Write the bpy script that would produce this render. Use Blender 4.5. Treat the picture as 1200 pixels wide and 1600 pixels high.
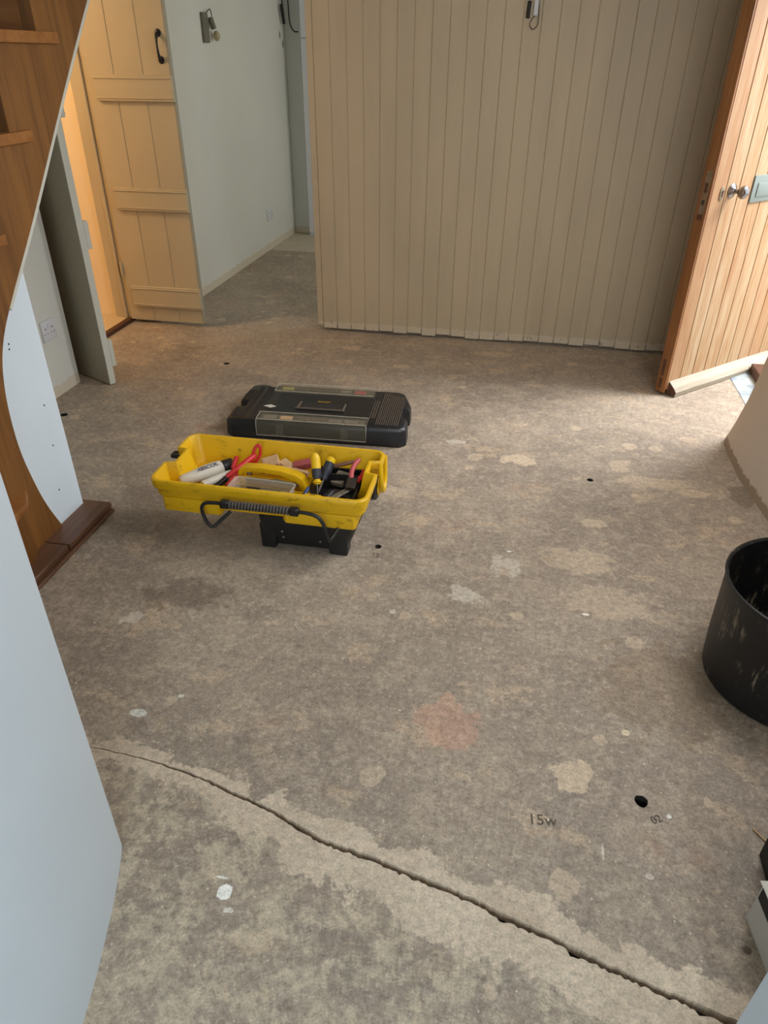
import bpy, bmesh, math, random
from mathutils import Vector, Matrix
from mathutils.geometry import delaunay_2d_cdt
random.seed(7)
S = bpy.context.scene
for o in list(bpy.data.objects): bpy.data.objects.remove(o)
COL = S.collection

# ------------------------------------------------------------------ camera
cam = bpy.data.cameras.new('camera'); cam.sensor_fit = 'VERTICAL'; cam.sensor_height = 36.0
cam.lens = 36.0 * 1109.0 / 1600.0
cam.clip_start = 0.02
co = bpy.data.objects.new('camera', cam); COL.objects.link(co)
pitch = math.atan2(1109.0, 1730.0); yaw = math.radians(10.6); roll = math.radians(0.5)
fw = Vector((-math.sin(yaw)*math.cos(pitch), math.cos(yaw)*math.cos(pitch), -math.sin(pitch)))
r0 = Vector((math.cos(yaw), math.sin(yaw), 0)); u0 = r0.cross(fw)
rt = r0*math.cos(roll) + u0*math.sin(roll); up = rt.cross(fw)
M = Matrix((rt, up, -fw)).transposed().to_4x4(); M.translation = (0, 0, 1.45)
co.matrix_world = M
S.camera = co

# ------------------------------------------------------------------ world, lights, exposure
S.view_settings.view_transform = 'Standard'; S.view_settings.look = 'None'
S.view_settings.exposure = 0.17; S.view_settings.gamma = 1.0; S.view_settings.use_curve_mapping = False
w = bpy.data.worlds.new('sky'); S.world = w; w.use_nodes = True
bg = w.node_tree.nodes['Background']; bg.inputs[0].default_value = (0.86, 0.93, 1.0, 1); bg.inputs[1].default_value = 2.4

def area(name, loc, aim, sx, sy, power, color):
    l = bpy.data.lights.new(name, 'AREA'); l.shape = 'RECTANGLE'; l.size = sx; l.size_y = sy
    l.energy = power; l.color = color
    o = bpy.data.objects.new(name, l); COL.objects.link(o); o.location = loc
    o.rotation_euler = (Vector(aim)-Vector(loc)).to_track_quat('-Z', 'Y').to_euler(); return o
area('front_doorway_daylight', (2.35, 3.95, 2.6), (0.75, 3.3, 0.0), 1.2, 1.2, 165, (0.97, 0.98, 1.0))
area('near_room_window_daylight', (0.9, -1.9, 1.9), (-0.5, 1.6, 0.2), 1.6, 1.3, 152, (0.80, 0.92, 1.0))
area('hall_fill_light', (0.80, 1.85, 1.75), (-1.5, 2.0, 0.3), 0.9, 0.8, 22, (0.95, 0.97, 1.0))  # added fill lamp inside the hall, no window stands here
area('far_room_window_daylight', (0.85, 5.75, 1.45), (-2.2, 5.6, 0.8), 1.3, 1.1, 19, (0.97, 1.0, 0.95))

# ------------------------------------------------------------------ helpers
def sr(r, g, b, a=1.0):
    f = lambda c: (c/255/12.92) if c/255 <= 0.04045 else ((c/255+0.055)/1.055)**2.4
    return (f(r), f(g), f(b), a)

class NT:
    def __init__(s, name):
        s.m = bpy.data.materials.new(name); s.m.use_nodes = True; s.t = s.m.node_tree
        s.b = s.t.nodes['Principled BSDF']
    def n(s, typ, **kw):
        x = s.t.nodes.new(typ)
        for k, v in kw.items(): setattr(x, k, v)
        return x
    def l(s, a, b): s.t.links.new(a, b)
    def put(s, sock, v):
        if hasattr(v, 'is_output') or isinstance(v, bpy.types.NodeSocket): s.l(v, sock)
        else: sock.default_value = v
    def math(s, op, a, b=None, c=None, clamp=False):
        x = s.n('ShaderNodeMath', operation=op, use_clamp=clamp)
        s.put(x.inputs[0], a)
        if b is not None: s.put(x.inputs[1], b)
        if c is not None: s.put(x.inputs[2], c)
        return x.outputs[0]
    def noise(s, vec, scale, detail=4, rough=0.55, dist=0.0):
        x = s.n('ShaderNodeTexNoise'); s.l(vec, x.inputs['Vector']); x.inputs['Scale'].default_value = scale
        x.inputs['Detail'].default_value = detail; x.inputs['Roughness'].default_value = rough
        x.inputs['Distortion'].default_value = dist; return x.outputs['Fac']
    def mapr(s, v, a, b, c=0.0, d=1.0, smooth=True):
        x = s.n('ShaderNodeMapRange'); x.interpolation_type = 'SMOOTHSTEP' if smooth else 'LINEAR'
        s.put(x.inputs[0], v)
        for i, q in enumerate((a, b, c, d)): s.put(x.inputs[i+1], q)
        return x.outputs[0]
    def mix(s, f, a, b, mode='MIX'):
        x = s.n('ShaderNodeMix', data_type='RGBA', blend_type=mode)
        s.put(x.inputs[0], f); s.put(x.inputs[6], a); s.put(x.inputs[7], b); return x.outputs[2]
    def scale(s, vec, sc):
        x = s.n('ShaderNodeMapping'); s.l(vec, x.inputs[0]); x.inputs['Scale'].default_value = sc; return x.outputs[0]
    def pos(s): return s.n('ShaderNodeNewGeometry').outputs['Position']
    def obj(s): return s.n('ShaderNodeTexCoord').outputs['Object']
    def bump(s, h, strength, dist):
        x = s.n('ShaderNodeBump'); s.l(h, x.inputs['Height']); x.inputs['Strength'].default_value = strength
        x.inputs['Distance'].default_value = dist; s.l(x.outputs[0], s.b.inputs['Normal'])
    def set(s, col=None, rough=None, metal=None, trans=None):
        if col is not None: s.put(s.b.inputs['Base Color'], col)
        if rough is not None: s.put(s.b.inputs['Roughness'], rough)
        if metal is not None: s.b.inputs['Metallic'].default_value = metal
        if trans is not None: s.b.inputs['Transmission Weight'].default_value = trans

def paint(name, c, rough=0.6, var=0.12, scale=6, bump=0.1, c2=None, metal=0.0, bscale=60):
    k = NT(name); p = k.obj()
    f = k.mapr(k.noise(p, scale, 5), 0.35, 0.7)
    c2 = c2 or tuple(x*(1-var) for x in c[:3])+(1,)
    k.set(k.mix(f, c, c2), rough, metal)
    if bump: k.bump(k.noise(p, bscale, 3), bump, 0.002)
    return k.m

def scuffed(name, c, dirt, amount=0.5, scale=25, rough=0.5, streak=(1, 1, 1)):
    k = NT(name); p = k.obj()
    a = k.mapr(k.noise(k.scale(p, streak), scale, 6, 0.7), 0.62-0.1*amount, 0.75)
    b = k.mapr(k.noise(p, 4, 3), 0.3, 0.75, 0.0, 0.35)
    col = k.mix(b, c, tuple(x*0.75 for x in c[:3])+(1,))
    k.set(k.mix(k.math('MULTIPLY', a, amount), col, dirt), rough)
    k.bump(k.noise(p, 90, 2), 0.1, 0.001)
    return k.m

def wood(name, ca, cb, cc, grain=(22, 22, 1.2), rough=0.45, bump=0.15, rnd=0.0, fine=0.5):
    k = NT(name); p = k.obj()
    if rnd:
        oi = k.n('ShaderNodeObjectInfo').outputs['Random']
        ad = k.n('ShaderNodeVectorMath', operation='ADD'); k.l(p, ad.inputs[0])
        cmb = k.n('ShaderNodeCombineXYZ'); k.l(k.math('MULTIPLY', oi, 37.0), cmb.inputs[0]); k.l(k.math('MULTIPLY', oi, 11.0), cmb.inputs[2])
        k.l(cmb.outputs[0], ad.inputs[1]); p = ad.outputs[0]
    q = k.scale(p, grain)
    a = k.noise(q, 1.0, 5, 0.6, 0.6); b = k.noise(k.scale(p, tuple(g*6 if g > 8 else g*3 for g in grain)), 1.0, 4, 0.6)
    col = k.mix(k.mapr(a, 0.32, 0.68), ca, cb)
    col = k.mix(k.math('MULTIPLY', k.mapr(b, 0.45, 0.7), fine), col, cc)
    if rnd: col = k.mix(k.math('MULTIPLY', oi, rnd), col, cc)
    k.set(col, rough); k.bump(b, bump, 0.001)
    return k.m

class MB:
    def __init__(s): s.bm = bmesh.new(); s.mats = []
    def _merge(s, b2, mi=0):
        m = bpy.data.meshes.new('t'); 
        for f in b2.faces: f.material_index = mi
        b2.to_mesh(m); b2.free(); s.bm.from_mesh(m); bpy.data.meshes.remove(m)
    def box(s, x0, x1, y0, y1, z0, z1, bev=0.0, seg=1, rot=None, mi=0, taper=None):
        b = bmesh.new(); bmesh.ops.create_cube(b, size=1)
        for v in b.verts:
            tx = ty = 0
            v.co = Vector(((x0+x1)/2+v.co.x*(x1-x0), (y0+y1)/2+v.co.y*(y1-y0), (z0+z1)/2+v.co.z*(z1-z0)))
            if taper and v.co.z > (z0+z1)/2:
                v.co.x += (v.co.x-(x0+x1)/2)*taper; v.co.y += (v.co.y-(y0+y1)/2)*taper
        if bev: bmesh.ops.bevel(b, geom=b.edges[:], offset=bev, segments=seg, profile=0.6, affect='EDGES', clamp_overlap=True)
        if rot: b.transform(rot)
        s._merge(b, mi); return s
    def prism(s, pts, axis, a, b_, bev=0.0, mi=0, rot=None):
        """pts 2D polygon; axis 'x': pts=(y,z); 'y': pts=(x,z); 'z': pts=(x,y)"""
        f = {'x': lambda p, t: (t, p[0], p[1]), 'y': lambda p, t: (p[0], t, p[1]), 'z': lambda p, t: (p[0], p[1], t)}[axis]
        b = bmesh.new(); lo = [b.verts.new(f(p, a)) for p in pts]; hi = [b.verts.new(f(p, b_)) for p in pts]
        b.faces.new(lo[::-1]); b.faces.new(hi); n = len(pts)
        for i in range(n): b.faces.new((lo[i], lo[(i+1) % n], hi[(i+1) % n], hi[i]))
        bmesh.ops.recalc_face_normals(b, faces=b.faces[:])
        if bev:
            es = [e for e in b.edges if len(e.link_faces) == 2 and (e.verts[0] in lo) == (e.verts[1] in lo)]
            bmesh.ops.bevel(b, geom=es, offset=bev, segments=2, profile=0.6, affect='EDGES', clamp_overlap=True)
        if rot: b.transform(rot)
        s._merge(b, mi); return s
    def tube(s, pts, r, n=10, smooth=0, mi=0, caps=True):
        P = [Vector(p) for p in pts]
        if smooth:
            Q = []
            for i in range(len(P)-1):
                p0 = P[max(i-1, 0)]; p1 = P[i]; p2 = P[i+1]; p3 = P[min(i+2, len(P)-1)]
                for j in range(smooth):
                    t = j/smooth
                    Q.append(0.5*((2*p1)+(p2-p0)*t+(2*p0-5*p1+4*p2-p3)*t*t+(3*p1-p0-3*p2+p3)*t**3))
            Q.append(P[-1]); P = Q
        R = r if isinstance(r, (list, tuple)) else [r]*len(P)
        if len(R) != len(P): R = [R[min(int(i*len(R)/len(P)), len(R)-1)] for i in range(len(P))]
        b = bmesh.new(); rings = []; nn = None
        for i, p in enumerate(P):
            t = (P[min(i+1, len(P)-1)]-P[max(i-1, 0)]).normalized()
            if nn is None:
                nn = t.orthogonal().normalized()
            else: nn = (nn-t*nn.dot(t)).normalized()
            bb = t.cross(nn)
            rings.append([b.verts.new(p+(nn*math.cos(2*math.pi*j/n)+bb*math.sin(2*math.pi*j/n))*R[i]) for j in range(n)])
        for a, c in zip(rings, rings[1:]):
            for j in range(n): b.faces.new((a[j], a[(j+1) % n], c[(j+1) % n], c[j]))
        if caps: b.faces.new(rings[0][::-1]); b.faces.new(rings[-1])
        bmesh.ops.recalc_face_normals(b, faces=b.faces[:])
        s._merge(b, mi); return s
    def lathe(s, prof, n=32, mat=None, mi=0):
        """prof (r,z) pairs round z"""
        b = bmesh.new(); rings = []
        for r, z in prof:
            if r < 1e-6: rings.append([b.verts.new((0, 0, z))])
            else: rings.append([b.verts.new((r*math.cos(2*math.pi*j/n), r*math.sin(2*math.pi*j/n), z)) for j in range(n)])
        for a, c in zip(rings, rings[1:]):
            for j in range(n):
                k = (j+1) % n
                if len(a) == 1 and len(c) == 1: continue
                if len(a) == 1: b.faces.new((a[0], c[k], c[j]))
                elif len(c) == 1: b.faces.new((a[j], a[k], c[0]))
                else: b.faces.new((a[j], a[k], c[k], c[j]))
        bmesh.ops.recalc_face_normals(b, faces=b.faces[:])
        if mat: b.transform(mat)
        s._merge(b, mi); return s
    def loft(s, rings, cap0=True, cap1=True, mi=0):
        b = bmesh.new(); R = [[b.verts.new(p) for p in r] for r in rings]; n = len(rings[0])
        for a, c in zip(R, R[1:]):
            for j in range(n): b.faces.new((a[j], a[(j+1) % n], c[(j+1) % n], c[j]))
        if cap0: b.faces.new(R[0][::-1])
        if cap1: b.faces.new(R[-1])
        bmesh.ops.recalc_face_normals(b, faces=b.faces[:])
        s._merge(b, mi); return s
    def build(s, name, mats, parent=None, smooth=False, loc=None, rot=None):
        me = bpy.data.meshes.new(name); s.bm.to_mesh(me); s.bm.free()
        for m in (mats if isinstance(mats, (list, tuple)) else [mats]): me.materials.append(m)
        if smooth:
            me.polygons.foreach_set('use_smooth', [True]*len(me.polygons)); me.update()
            me.set_sharp_from_angle(angle=math.radians(38))
        o = bpy.data.objects.new(name, me); COL.objects.link(o)
        if parent: o.parent = parent
        if loc: o.location = loc
        if rot: o.rotation_euler = rot
        return o

def tag(o, label=None, cat=None, group=None, kind=None):
    if label: o['label'] = label
    if cat: o['category'] = cat
    if group: o['group'] = group
    if kind: o['kind'] = kind
    return o
def empty(name, loc=(0, 0, 0), rz=0.0, **kw):
    o = bpy.data.objects.new(name, None); o.empty_display_size = 0.05; COL.objects.link(o)
    o.location = loc; o.rotation_euler = (0, 0, rz); tag(o, **kw); return o
def text(name, body, size, m, parent, loc, rot, extrude=0.0003):
    c = bpy.data.curves.new(name, 'FONT'); c.body = body; c.size = size; c.extrude = extrude; c.align_x = 'CENTER'; c.align_y = 'CENTER'
    t_ = bpy.data.objects.new('t', c); COL.objects.link(t_)
    me = bpy.data.meshes.new_from_object(t_.evaluated_get(bpy.context.evaluated_depsgraph_get())); bpy.data.objects.remove(t_)
    me.name = name; me.materials.clear(); me.materials.append(m); o = bpy.data.objects.new(name, me); COL.objects.link(o); o.parent = parent
    o.location = loc; o.rotation_euler = rot; return o

# ------------------------------------------------------------------ materials
CRX = [(-1.6, 1.03), (-1.2, 1.035), (-0.963, 1.017), (-0.766, 1.008), (-0.60, 0.978), (-0.436, 0.933), (-0.303, 0.885), (-0.16, 0.858), (-0.013, 0.827),
       (0.182, 0.775), (0.359, 0.722), (0.521, 0.687), (0.75, 0.62), (1.2, 0.50)]
def floor_mat():
    k = NT('worn_concrete'); p = k.pos(); sep = k.n('ShaderNodeSeparateXYZ'); k.l(p, sep.inputs[0]); X, Y = sep.outputs[0], sep.outputs[1]
    flat = k.n('ShaderNodeCombineXYZ'); k.l(X, flat.inputs[0]); k.l(Y, flat.inputs[1]); p = flat.outputs[0]
    big = k.noise(p, 1.6, 6, 0.62); mid = k.noise(p, 7.0, 8, 0.65); fine = k.noise(p, 60, 6, 0.7); gr = k.noise(p, 190, 4, 0.8); md2 = k.noise(p, 24, 8, 0.75)
    rag = k.noise(p, 16, 6, 0.7)
    base = k.mix(k.mapr(big, 0.36, 0.64), sr(126, 115, 104), sr(142, 130, 117))
    base = k.mix(k.mapr(mid, 0.47, 0.60, 0, 0.55), base, sr(155, 142, 126))
    base = k.mix(k.mapr(k.noise(k.scale(p, (1, 1.3, 1)), 4.3, 8, 0.74), 0.56, 0.60, 0, 0.55), base, sr(172, 152, 129))
    base = k.mix(k.mapr(k.noise(p, 3.1, 5, 0.6), 0.60, 0.74, 0, 0.35), base, sr(165, 126, 104))
    base = k.mix(k.mapr(k.noise(p, 2.3, 7, 0.7), 0.56, 0.70, 0, 0.6), base, sr(108, 98, 88))
    base = k.mix(k.mapr(md2, 0.50, 0.60, 0, 0.45), base, sr(166, 153, 137))
    base = k.mix(k.mapr(md2, 0.36, 0.46, 0.30, 0), base, sr(100, 90, 82))
    grit = k.noise(p, 105, 6, 0.8)
    base = k.mix(k.mapr(grit, 0.40, 0.47, 0.38, 0), base, sr(96, 86, 77)); base = k.mix(k.mapr(grit, 0.55, 0.62, 0, 0.38), base, sr(176, 163, 146))
    # pale cement flakes
    vo = k.n('ShaderNodeTexVoronoi'); vo.inputs['Scale'].default_value = 9.0; vo.inputs['Randomness'].default_value = 1.0; k.l(p, vo.inputs['Vector'])
    vr = k.n('ShaderNodeSeparateColor'); k.l(vo.outputs['Color'], vr.inputs[0])
    rad = k.math('MULTIPLY', k.math('POWER', vr.outputs[0], 3.0), 0.34)
    dd = k.math('ADD', vo.outputs['Distance'], k.math('MULTIPLY_ADD', rag, 0.5, -0.25))
    fl = k.math('MULTIPLY', k.mapr(k.math('SUBTRACT', rad, dd), 0.0, 0.035), k.mapr(vr.outputs[1], 0.4, 0.5))
    base = k.mix(k.math('MULTIPLY', fl, 0.5), base, sr(182, 165, 143))
    vo2 = k.n('ShaderNodeTexVoronoi'); vo2.inputs['Scale'].default_value = 26.0; k.l(p, vo2.inputs['Vector'])
    v2 = k.n('ShaderNodeSeparateColor'); k.l(vo2.outputs['Color'], v2.inputs[0])
    sp = k.math('MULTIPLY', k.mapr(k.math('ADD', vo2.outputs['Distance'], k.math('MULTIPLY', fine, 0.25)), 0.17, 0.23, 1, 0), k.mapr(v2.outputs[0], 0.88, 0.91))
    base = k.mix(k.math('MULTIPLY', sp, 0.75), base, sr(205, 198, 184))
    vo3 = k.n('ShaderNodeTexVoronoi'); vo3.inputs['Scale'].default_value = 75.0; k.l(p, vo3.inputs['Vector'])
    v3 = k.n('ShaderNodeSeparateColor'); k.l(vo3.outputs['Color'], v3.inputs[0])
    s3 = k.mapr(k.math('ADD', vo3.outputs['Distance'], k.math('MULTIPLY', fine, 0.3)), 0.30, 0.36, 1, 0)
    base = k.mix(k.math('MULTIPLY', k.math('MULTIPLY', s3, k.mapr(v3.outputs[0], 0.86, 0.88)), 0.6), base, sr(196, 184, 166))
    base = k.mix(k.math('MULTIPLY', k.math('MULTIPLY', s3, k.mapr(v3.outputs[1], 0.90, 0.92)), 0.55), base, sr(84, 74, 66))
    # mortar band either side of the joint
    fc = k.n('ShaderNodeFloatCurve'); cu = fc.mapping.curves[0]
    xs = [(x+1.6)/2.8 for x, _ in CRX]
    while len(cu.points) < len(CRX): cu.points.new(0.5, 0.5)
    for pt, xx, (_, yy) in zip(cu.points, xs, CRX): pt.location = (xx, yy-0.2); pt.handle_type = 'VECTOR'
    fc.mapping.update(); k.l(k.math('DIVIDE', k.math('ADD', X, 1.6), 2.8), fc.inputs['Value'])
    d = k.math('SUBTRACT', k.math('SUBTRACT', Y, 0.2), fc.outputs[0])
    dn = k.math('ADD', d, k.math('MULTIPLY_ADD', k.noise(p, 9, 7, 0.7), 0.22, -0.11))
    wx = k.mapr(X, -0.9, 0.0, 0.35, 1.0)
    up_ = k.mapr(k.math('SUBTRACT', dn, k.math('MULTIPLY', wx, 0.050)), 0.0, 0.010, 1, 0)
    lo_ = k.mapr(k.math('ADD', dn, k.math('MULTIPLY', wx, 0.095)), -0.010, 0.0, 0, 1)
    band = k.math('MULTIPLY', up_, lo_)
    bc = k.mix(k.mapr(mid, 0.4, 0.7), sr(182, 168, 150), sr(164, 149, 132))
    bc = k.mix(k.mapr(fine, 0.6, 0.72, 0, 0.5), bc, sr(130, 114, 97))
    near = k.mapr(d, -0.02, 0.0, 1, 0)
    base = k.mix(k.math('MULTIPLY', near, k.mapr(k.noise(p, 12, 7, 0.75), 0.44, 0.6, 0, 0.55)), base, sr(178, 166, 145))
    base = k.mix(k.math('MULTIPLY', near, k.mapr(k.noise(p, 21, 7, 0.75), 0.54, 0.66, 0, 0.5)), base, sr(112, 106, 98))
    base = k.mix(k.math('MULTIPLY', band, 0.9), base, bc)
    # definite marks: (x, y, rx, ry, rag, strength, colour)
    tan = sr(181, 164, 143); wht = sr(214, 214, 210); grey = sr(187, 180, 168); drk = sr(76, 64, 54)
    marks = [(0.249, 1.156, .050, .055, .03, .85, tan), (0.07, 2.748, .085, .05, .05, .8, tan), (-0.062, 1.791, .06, .04, .05, .55, grey),
             (0.363, 2.30, .05, .03, .03, .6, tan), (0.62, 2.66, .14, .05, .08, .55, tan), (0.754, 2.606, .07, .03, .05, .6, tan),
             (0.50, 2.78, .05, .05, .05, .6, tan), (-1.061, 1.481, .045, .03, .04, .6, grey), (0.30, 2.05, .12, .08, .09, .45, tan),
             (0.38, 1.84, .14, .08, .09, .4, tan), (-0.063, 1.262, .09, .10, .07, .4, sr(178, 136, 115)), (-0.393, 2.372, .06, .04, .05, .4, tan),
             (-0.466, 0.734, .016, .017, .012, .95, wht), (-0.480, 0.762, .014, .003, .004, .8, wht), (-0.44, 0.70, .012, .006, .012, .6, wht),
             (-0.865, 1.139, .024, .014, .012, .85, sr(196, 196, 190)), (-0.778, 1.215, .012, .008, .006, .8, sr(196, 196, 190)),
             (0.307, 1.771, .014, .007, .004, .9, sr(210, 208, 196)), (0.387, 1.32, .013, .010, .006, .85, sr(200, 188, 160)),
             (-0.283, 1.667, .012, .012, .004, .7, grey), (0.308, 0.977, .003, .022, .006, .75, grey), (0.555, 1.146, .010, .016, .008, .6, tan),
             (0.401, 0.937, .010, .007, .004, .7, grey), (-0.21, 2.86, .05, .02, .03, .5, grey), (0.05, 1.98, .05, .05, .06, .45, grey),
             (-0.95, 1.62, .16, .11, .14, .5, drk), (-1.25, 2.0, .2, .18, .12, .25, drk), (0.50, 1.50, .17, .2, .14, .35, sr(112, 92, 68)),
             (0.57, 0.82, .012, .012, .010, .9, drk), (-0.10, 4.02, .09, .05, .06, .4, tan), (-0.95, 3.95, .06, .04, .04, .5, tan),
             (-0.60, 3.72, .05, .03, .04, .5, tan), (0.06, 2.06, .01, .006, .004, .8, wht), (.462, 1.092, .007, .008, .006, .7, wht), (.43, 1.078, .006, .005, .002, .7, drk), (0.95, 2.62, .055, .09, .03, .85, sr(112, 101, 88))]
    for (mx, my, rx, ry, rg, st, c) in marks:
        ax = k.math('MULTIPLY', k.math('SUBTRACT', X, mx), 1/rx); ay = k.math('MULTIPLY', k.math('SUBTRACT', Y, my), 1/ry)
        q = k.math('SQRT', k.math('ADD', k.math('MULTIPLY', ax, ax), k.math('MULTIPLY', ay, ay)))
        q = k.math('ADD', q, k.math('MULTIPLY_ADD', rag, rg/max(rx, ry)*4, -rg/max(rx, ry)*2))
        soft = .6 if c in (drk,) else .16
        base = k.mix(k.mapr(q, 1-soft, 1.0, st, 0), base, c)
    # grime against the right wall, the far newer slab of the corridor
    base = k.mix(k.mapr(k.math('ADD', Y, k.math('MULTIPLY', rag, 0.02)), 6.26, 6.28, 0, 0.6), base, sr(186, 176, 160))
    grain = k.mapr(k.math('ADD', k.math('MULTIPLY', gr, 0.5), k.math('MULTIPLY', fine, 0.5)), 0.34, 0.66, 0.52, 1.44, smooth=False)
    gc = k.n('ShaderNodeCombineXYZ'); 
    for i in range(3): k.l(grain, gc.inputs[i])
    base = k.mix(1.0, base, gc.outputs[0], 'MULTIPLY')
    base = k.mix(1.0, base, (1.40, 1.36, 1.29, 1), 'MULTIPLY')
    k.set(base, k.mapr(mid, 0.3, 0.7, 0.50, 0.72))
    k.bump(k.math('ADD', k.math('MULTIPLY', gr, 0.5), k.math('MULTIPLY', rag, 1.0)), 0.5, 0.005)
    return k.m
M_FLOOR = floor_mat()
M_HOLE = paint('dark_dusty_hollow', sr(38, 33, 28), 0.9)

def wall_mat(name, c, raw=0.05, rawc=sr(188, 170, 140), var=0.06):
    k = NT(name); p = k.pos(); sep = k.n('ShaderNodeSeparateXYZ'); k.l(p, sep.inputs[0])
    col = k.mix(k.mapr(k.noise(p, 1.7, 5), 0.3, 0.7), c, tuple(x*(1-var) for x in c[:3])+(1,))
    if raw:
        z = k.math('ADD', sep.outputs[2], k.math('MULTIPLY_ADD', k.noise(p, 22, 6, 0.7), 0.06, -0.03))
        col = k.mix(k.mapr(z, raw-0.004, raw+0.004, 0.85, 0), col, rawc)
    k.set(col, 0.75); k.bump(k.noise(p, 3.0, 5, 0.5), 0.25, 0.02)
    return k.m
M_WHITE = wall_mat('white_emulsion_plaster', sr(216, 215, 205), 0.055, sr(205, 192, 168))
M_WHITE_CLEAN = wall_mat('white_emulsion_clean', sr(218, 229, 236), 0.0)
M_RIGHT = wall_mat('beige_old_plaster', sr(214, 198, 180), 0.03, sr(150, 128, 104))
M_CEIL = wall_mat('ceiling_white', sr(225, 222, 214), 0.0)
def panel_mat():
    k = NT('cream_painted_boarding'); p = k.pos(); sep = k.n('ShaderNodeSeparateXYZ'); k.l(p, sep.inputs[0])
    c = k.mix(k.mapr(k.noise(k.scale(p, (3, 3, 0.6)), 2.0, 4), 0.3, 0.7), sr(182, 163, 133), sr(173, 155, 127))
    z = k.math('ADD', sep.outputs[2], k.math('MULTIPLY_ADD', k.noise(p, 30, 6, 0.7), 0.05, -0.025))
    c = k.mix(k.mapr(z, 0.055, 0.065, 0.6, 0), c, sr(200, 186, 162))
    dirt = k.math('MULTIPLY', k.mapr(k.noise(k.scale(p, (1, 1, 1.6)), 24, 5, 0.6), 0.60, 0.68), k.mapr(z, 0.05, 0.075, 1, 0))
    c = k.mix(k.math('MULTIPLY', dirt, 0.65), c, sr(96, 78, 58))
    k.set(c, 0.55); k.bump(k.noise(k.scale(p, (40, 40, 2)), 1.0, 3), 0.08, 0.001)
    return k.m
M_PANEL = panel_mat()
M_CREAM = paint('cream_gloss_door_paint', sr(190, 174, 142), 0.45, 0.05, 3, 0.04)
M_SHADED_CREAM = paint('shaded_cream_door_paint', sr(162, 154, 134), 0.5, 0.05, 3, 0.04)  # the doors' cream, greyed and darkened: shade put into the colour
M_EDGE_WHITE = paint('white_paint_and_lit_edge', sr(205, 204, 190), 0.5, 0.04)  # white paint; on door_3 the paleness is light painted onto its edge
M_WARMWALL = paint('warm_cream_plaster', sr(236, 214, 176), 0.8, 0.04, 2, 0.1)
M_VINYL = paint('cream_vinyl', sr(214, 190, 150), 0.5, 0.06)
M_OAK = wood('oiled_oak', sr(138, 92, 44), sr(112, 72, 32), sr(86, 52, 22), (9, 9, .8), 0.38, 0.1, fine=0.55)
M_OAK_H = wood('oiled_oak_tread', sr(164, 110, 56), sr(140, 88, 42), sr(108, 64, 30), (1.2, 18, 18), 0.35, 0.1, fine=0.4)
M_DARKOAK = wood('dark_stained_plinth', sr(122, 86, 62), sr(98, 66, 46), sr(66, 42, 28), (14, 1.0, 14), 0.42, 0.15)
M_BOARD = wood('sanded_door_boards', sr(180, 156, 122), sr(166, 132, 92), sr(150, 92, 46), (20, 20, 1.6), 0.7, 0.25, rnd=0.45, fine=0.75)
M_STILE = wood('orange_varnished_edge', sr(150, 98, 52), sr(126, 78, 38), sr(92, 54, 26), (24, 24, 1.2), 0.45, 0.15)
M_ENDGRAIN = paint('dark_end_grain', sr(92, 56, 36), 0.7, 0.3, 80, 0.3)
M_BARWOOD = wood('weathered_drip_bar', sr(178, 168, 150), sr(158, 146, 126), sr(118, 104, 84), (1.5, 24, 24), 0.75, 0.3, fine=0.35)
M_CHROME = NT('worn_chrome'); M_CHROME.set(sr(138, 134, 134), 0.2, 1.0); M_CHROME = M_CHROME.m
M_PLATE = NT('satin_metal_plate'); M_PLATE.set(sr(128, 136, 130), 0.5, 0.35); M_PLATE = M_PLATE.m
M_FACEPL = paint('dull_lock_metal', sr(150, 134, 112), 0.4, 0.3, 40, 0.2, metal=0.7)
M_BLACKIRON = paint('black_iron', sr(22, 21, 21), 0.45, 0.2, 30, 0.2)
M_BLACK = scuffed('black_tool_plastic', sr(25, 25, 27), sr(92, 82, 70), 0.3, 30, 0.42)
def bucket_mat():
    k = NT('black_bucket_rubber'); p = k.obj()
    a = k.mapr(k.noise(k.scale(p, (5, 5, .8)), 9, 7, 0.75), 0.53, 0.60); g = k.mapr(k.noise(p, 5.5, 3, 0.6), 0.46, 0.60)
    f = k.mapr(k.noise(k.scale(p, (1, 1, .35)), 60, 4, 0.8), 0.62, 0.72, 0, .5)
    col = k.mix(k.math('MULTIPLY', a, g), sr(21, 21, 22), sr(146, 134, 112)); col = k.mix(k.math('MULTIPLY', f, g), col, sr(150, 140, 120))
    k.set(col, 0.48); k.bump(k.noise(p, 40, 3), 0.15, 0.002); return k.m
M_BLACKG = bucket_mat()
M_RIB = scuffed('brown_rib_plastic', sr(92, 80, 66), sr(120, 104, 84), 0.6, 50, 0.6)  # brownish plastic, lighter than the left-hand ribs
M_RIBD = scuffed('dark_rib_plastic', sr(56, 48, 42), sr(110, 96, 80), 0.5, 50, 0.6)
M_YEL = scuffed('yellow_tool_plastic', sr(226, 176, 6), sr(84, 60, 18), 0.7, 18, 0.42, (1, 1, 2.2))
M_YELC = paint('clean_yellow_plastic', sr(230, 184, 10), 0.4, 0.06)
M_GRIP = paint('grey_ribbed_rubber', sr(92, 84, 76), 0.6, 0.2, 20)
M_RED = paint('red_grip_plastic', sr(206, 44, 44), 0.4, 0.15)
M_PINK = paint('faded_red_grip', sr(190, 84, 84), 0.5, 0.15)
M_NAVY = paint('dark_blue_grey_rubber', sr(44, 48, 58), 0.5, 0.15)
M_BLUE = paint('blue_plastic', sr(40, 66, 128), 0.4, 0.1)
M_STEEL = paint('grey_steel', sr(150, 142, 130), 0.35, 0.3, 30, 0.1, metal=0.6)
M_DSTEEL = paint('dark_tool_steel', sr(74, 64, 56), 0.45, 0.35, 40, 0.2, metal=0.4)
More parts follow.
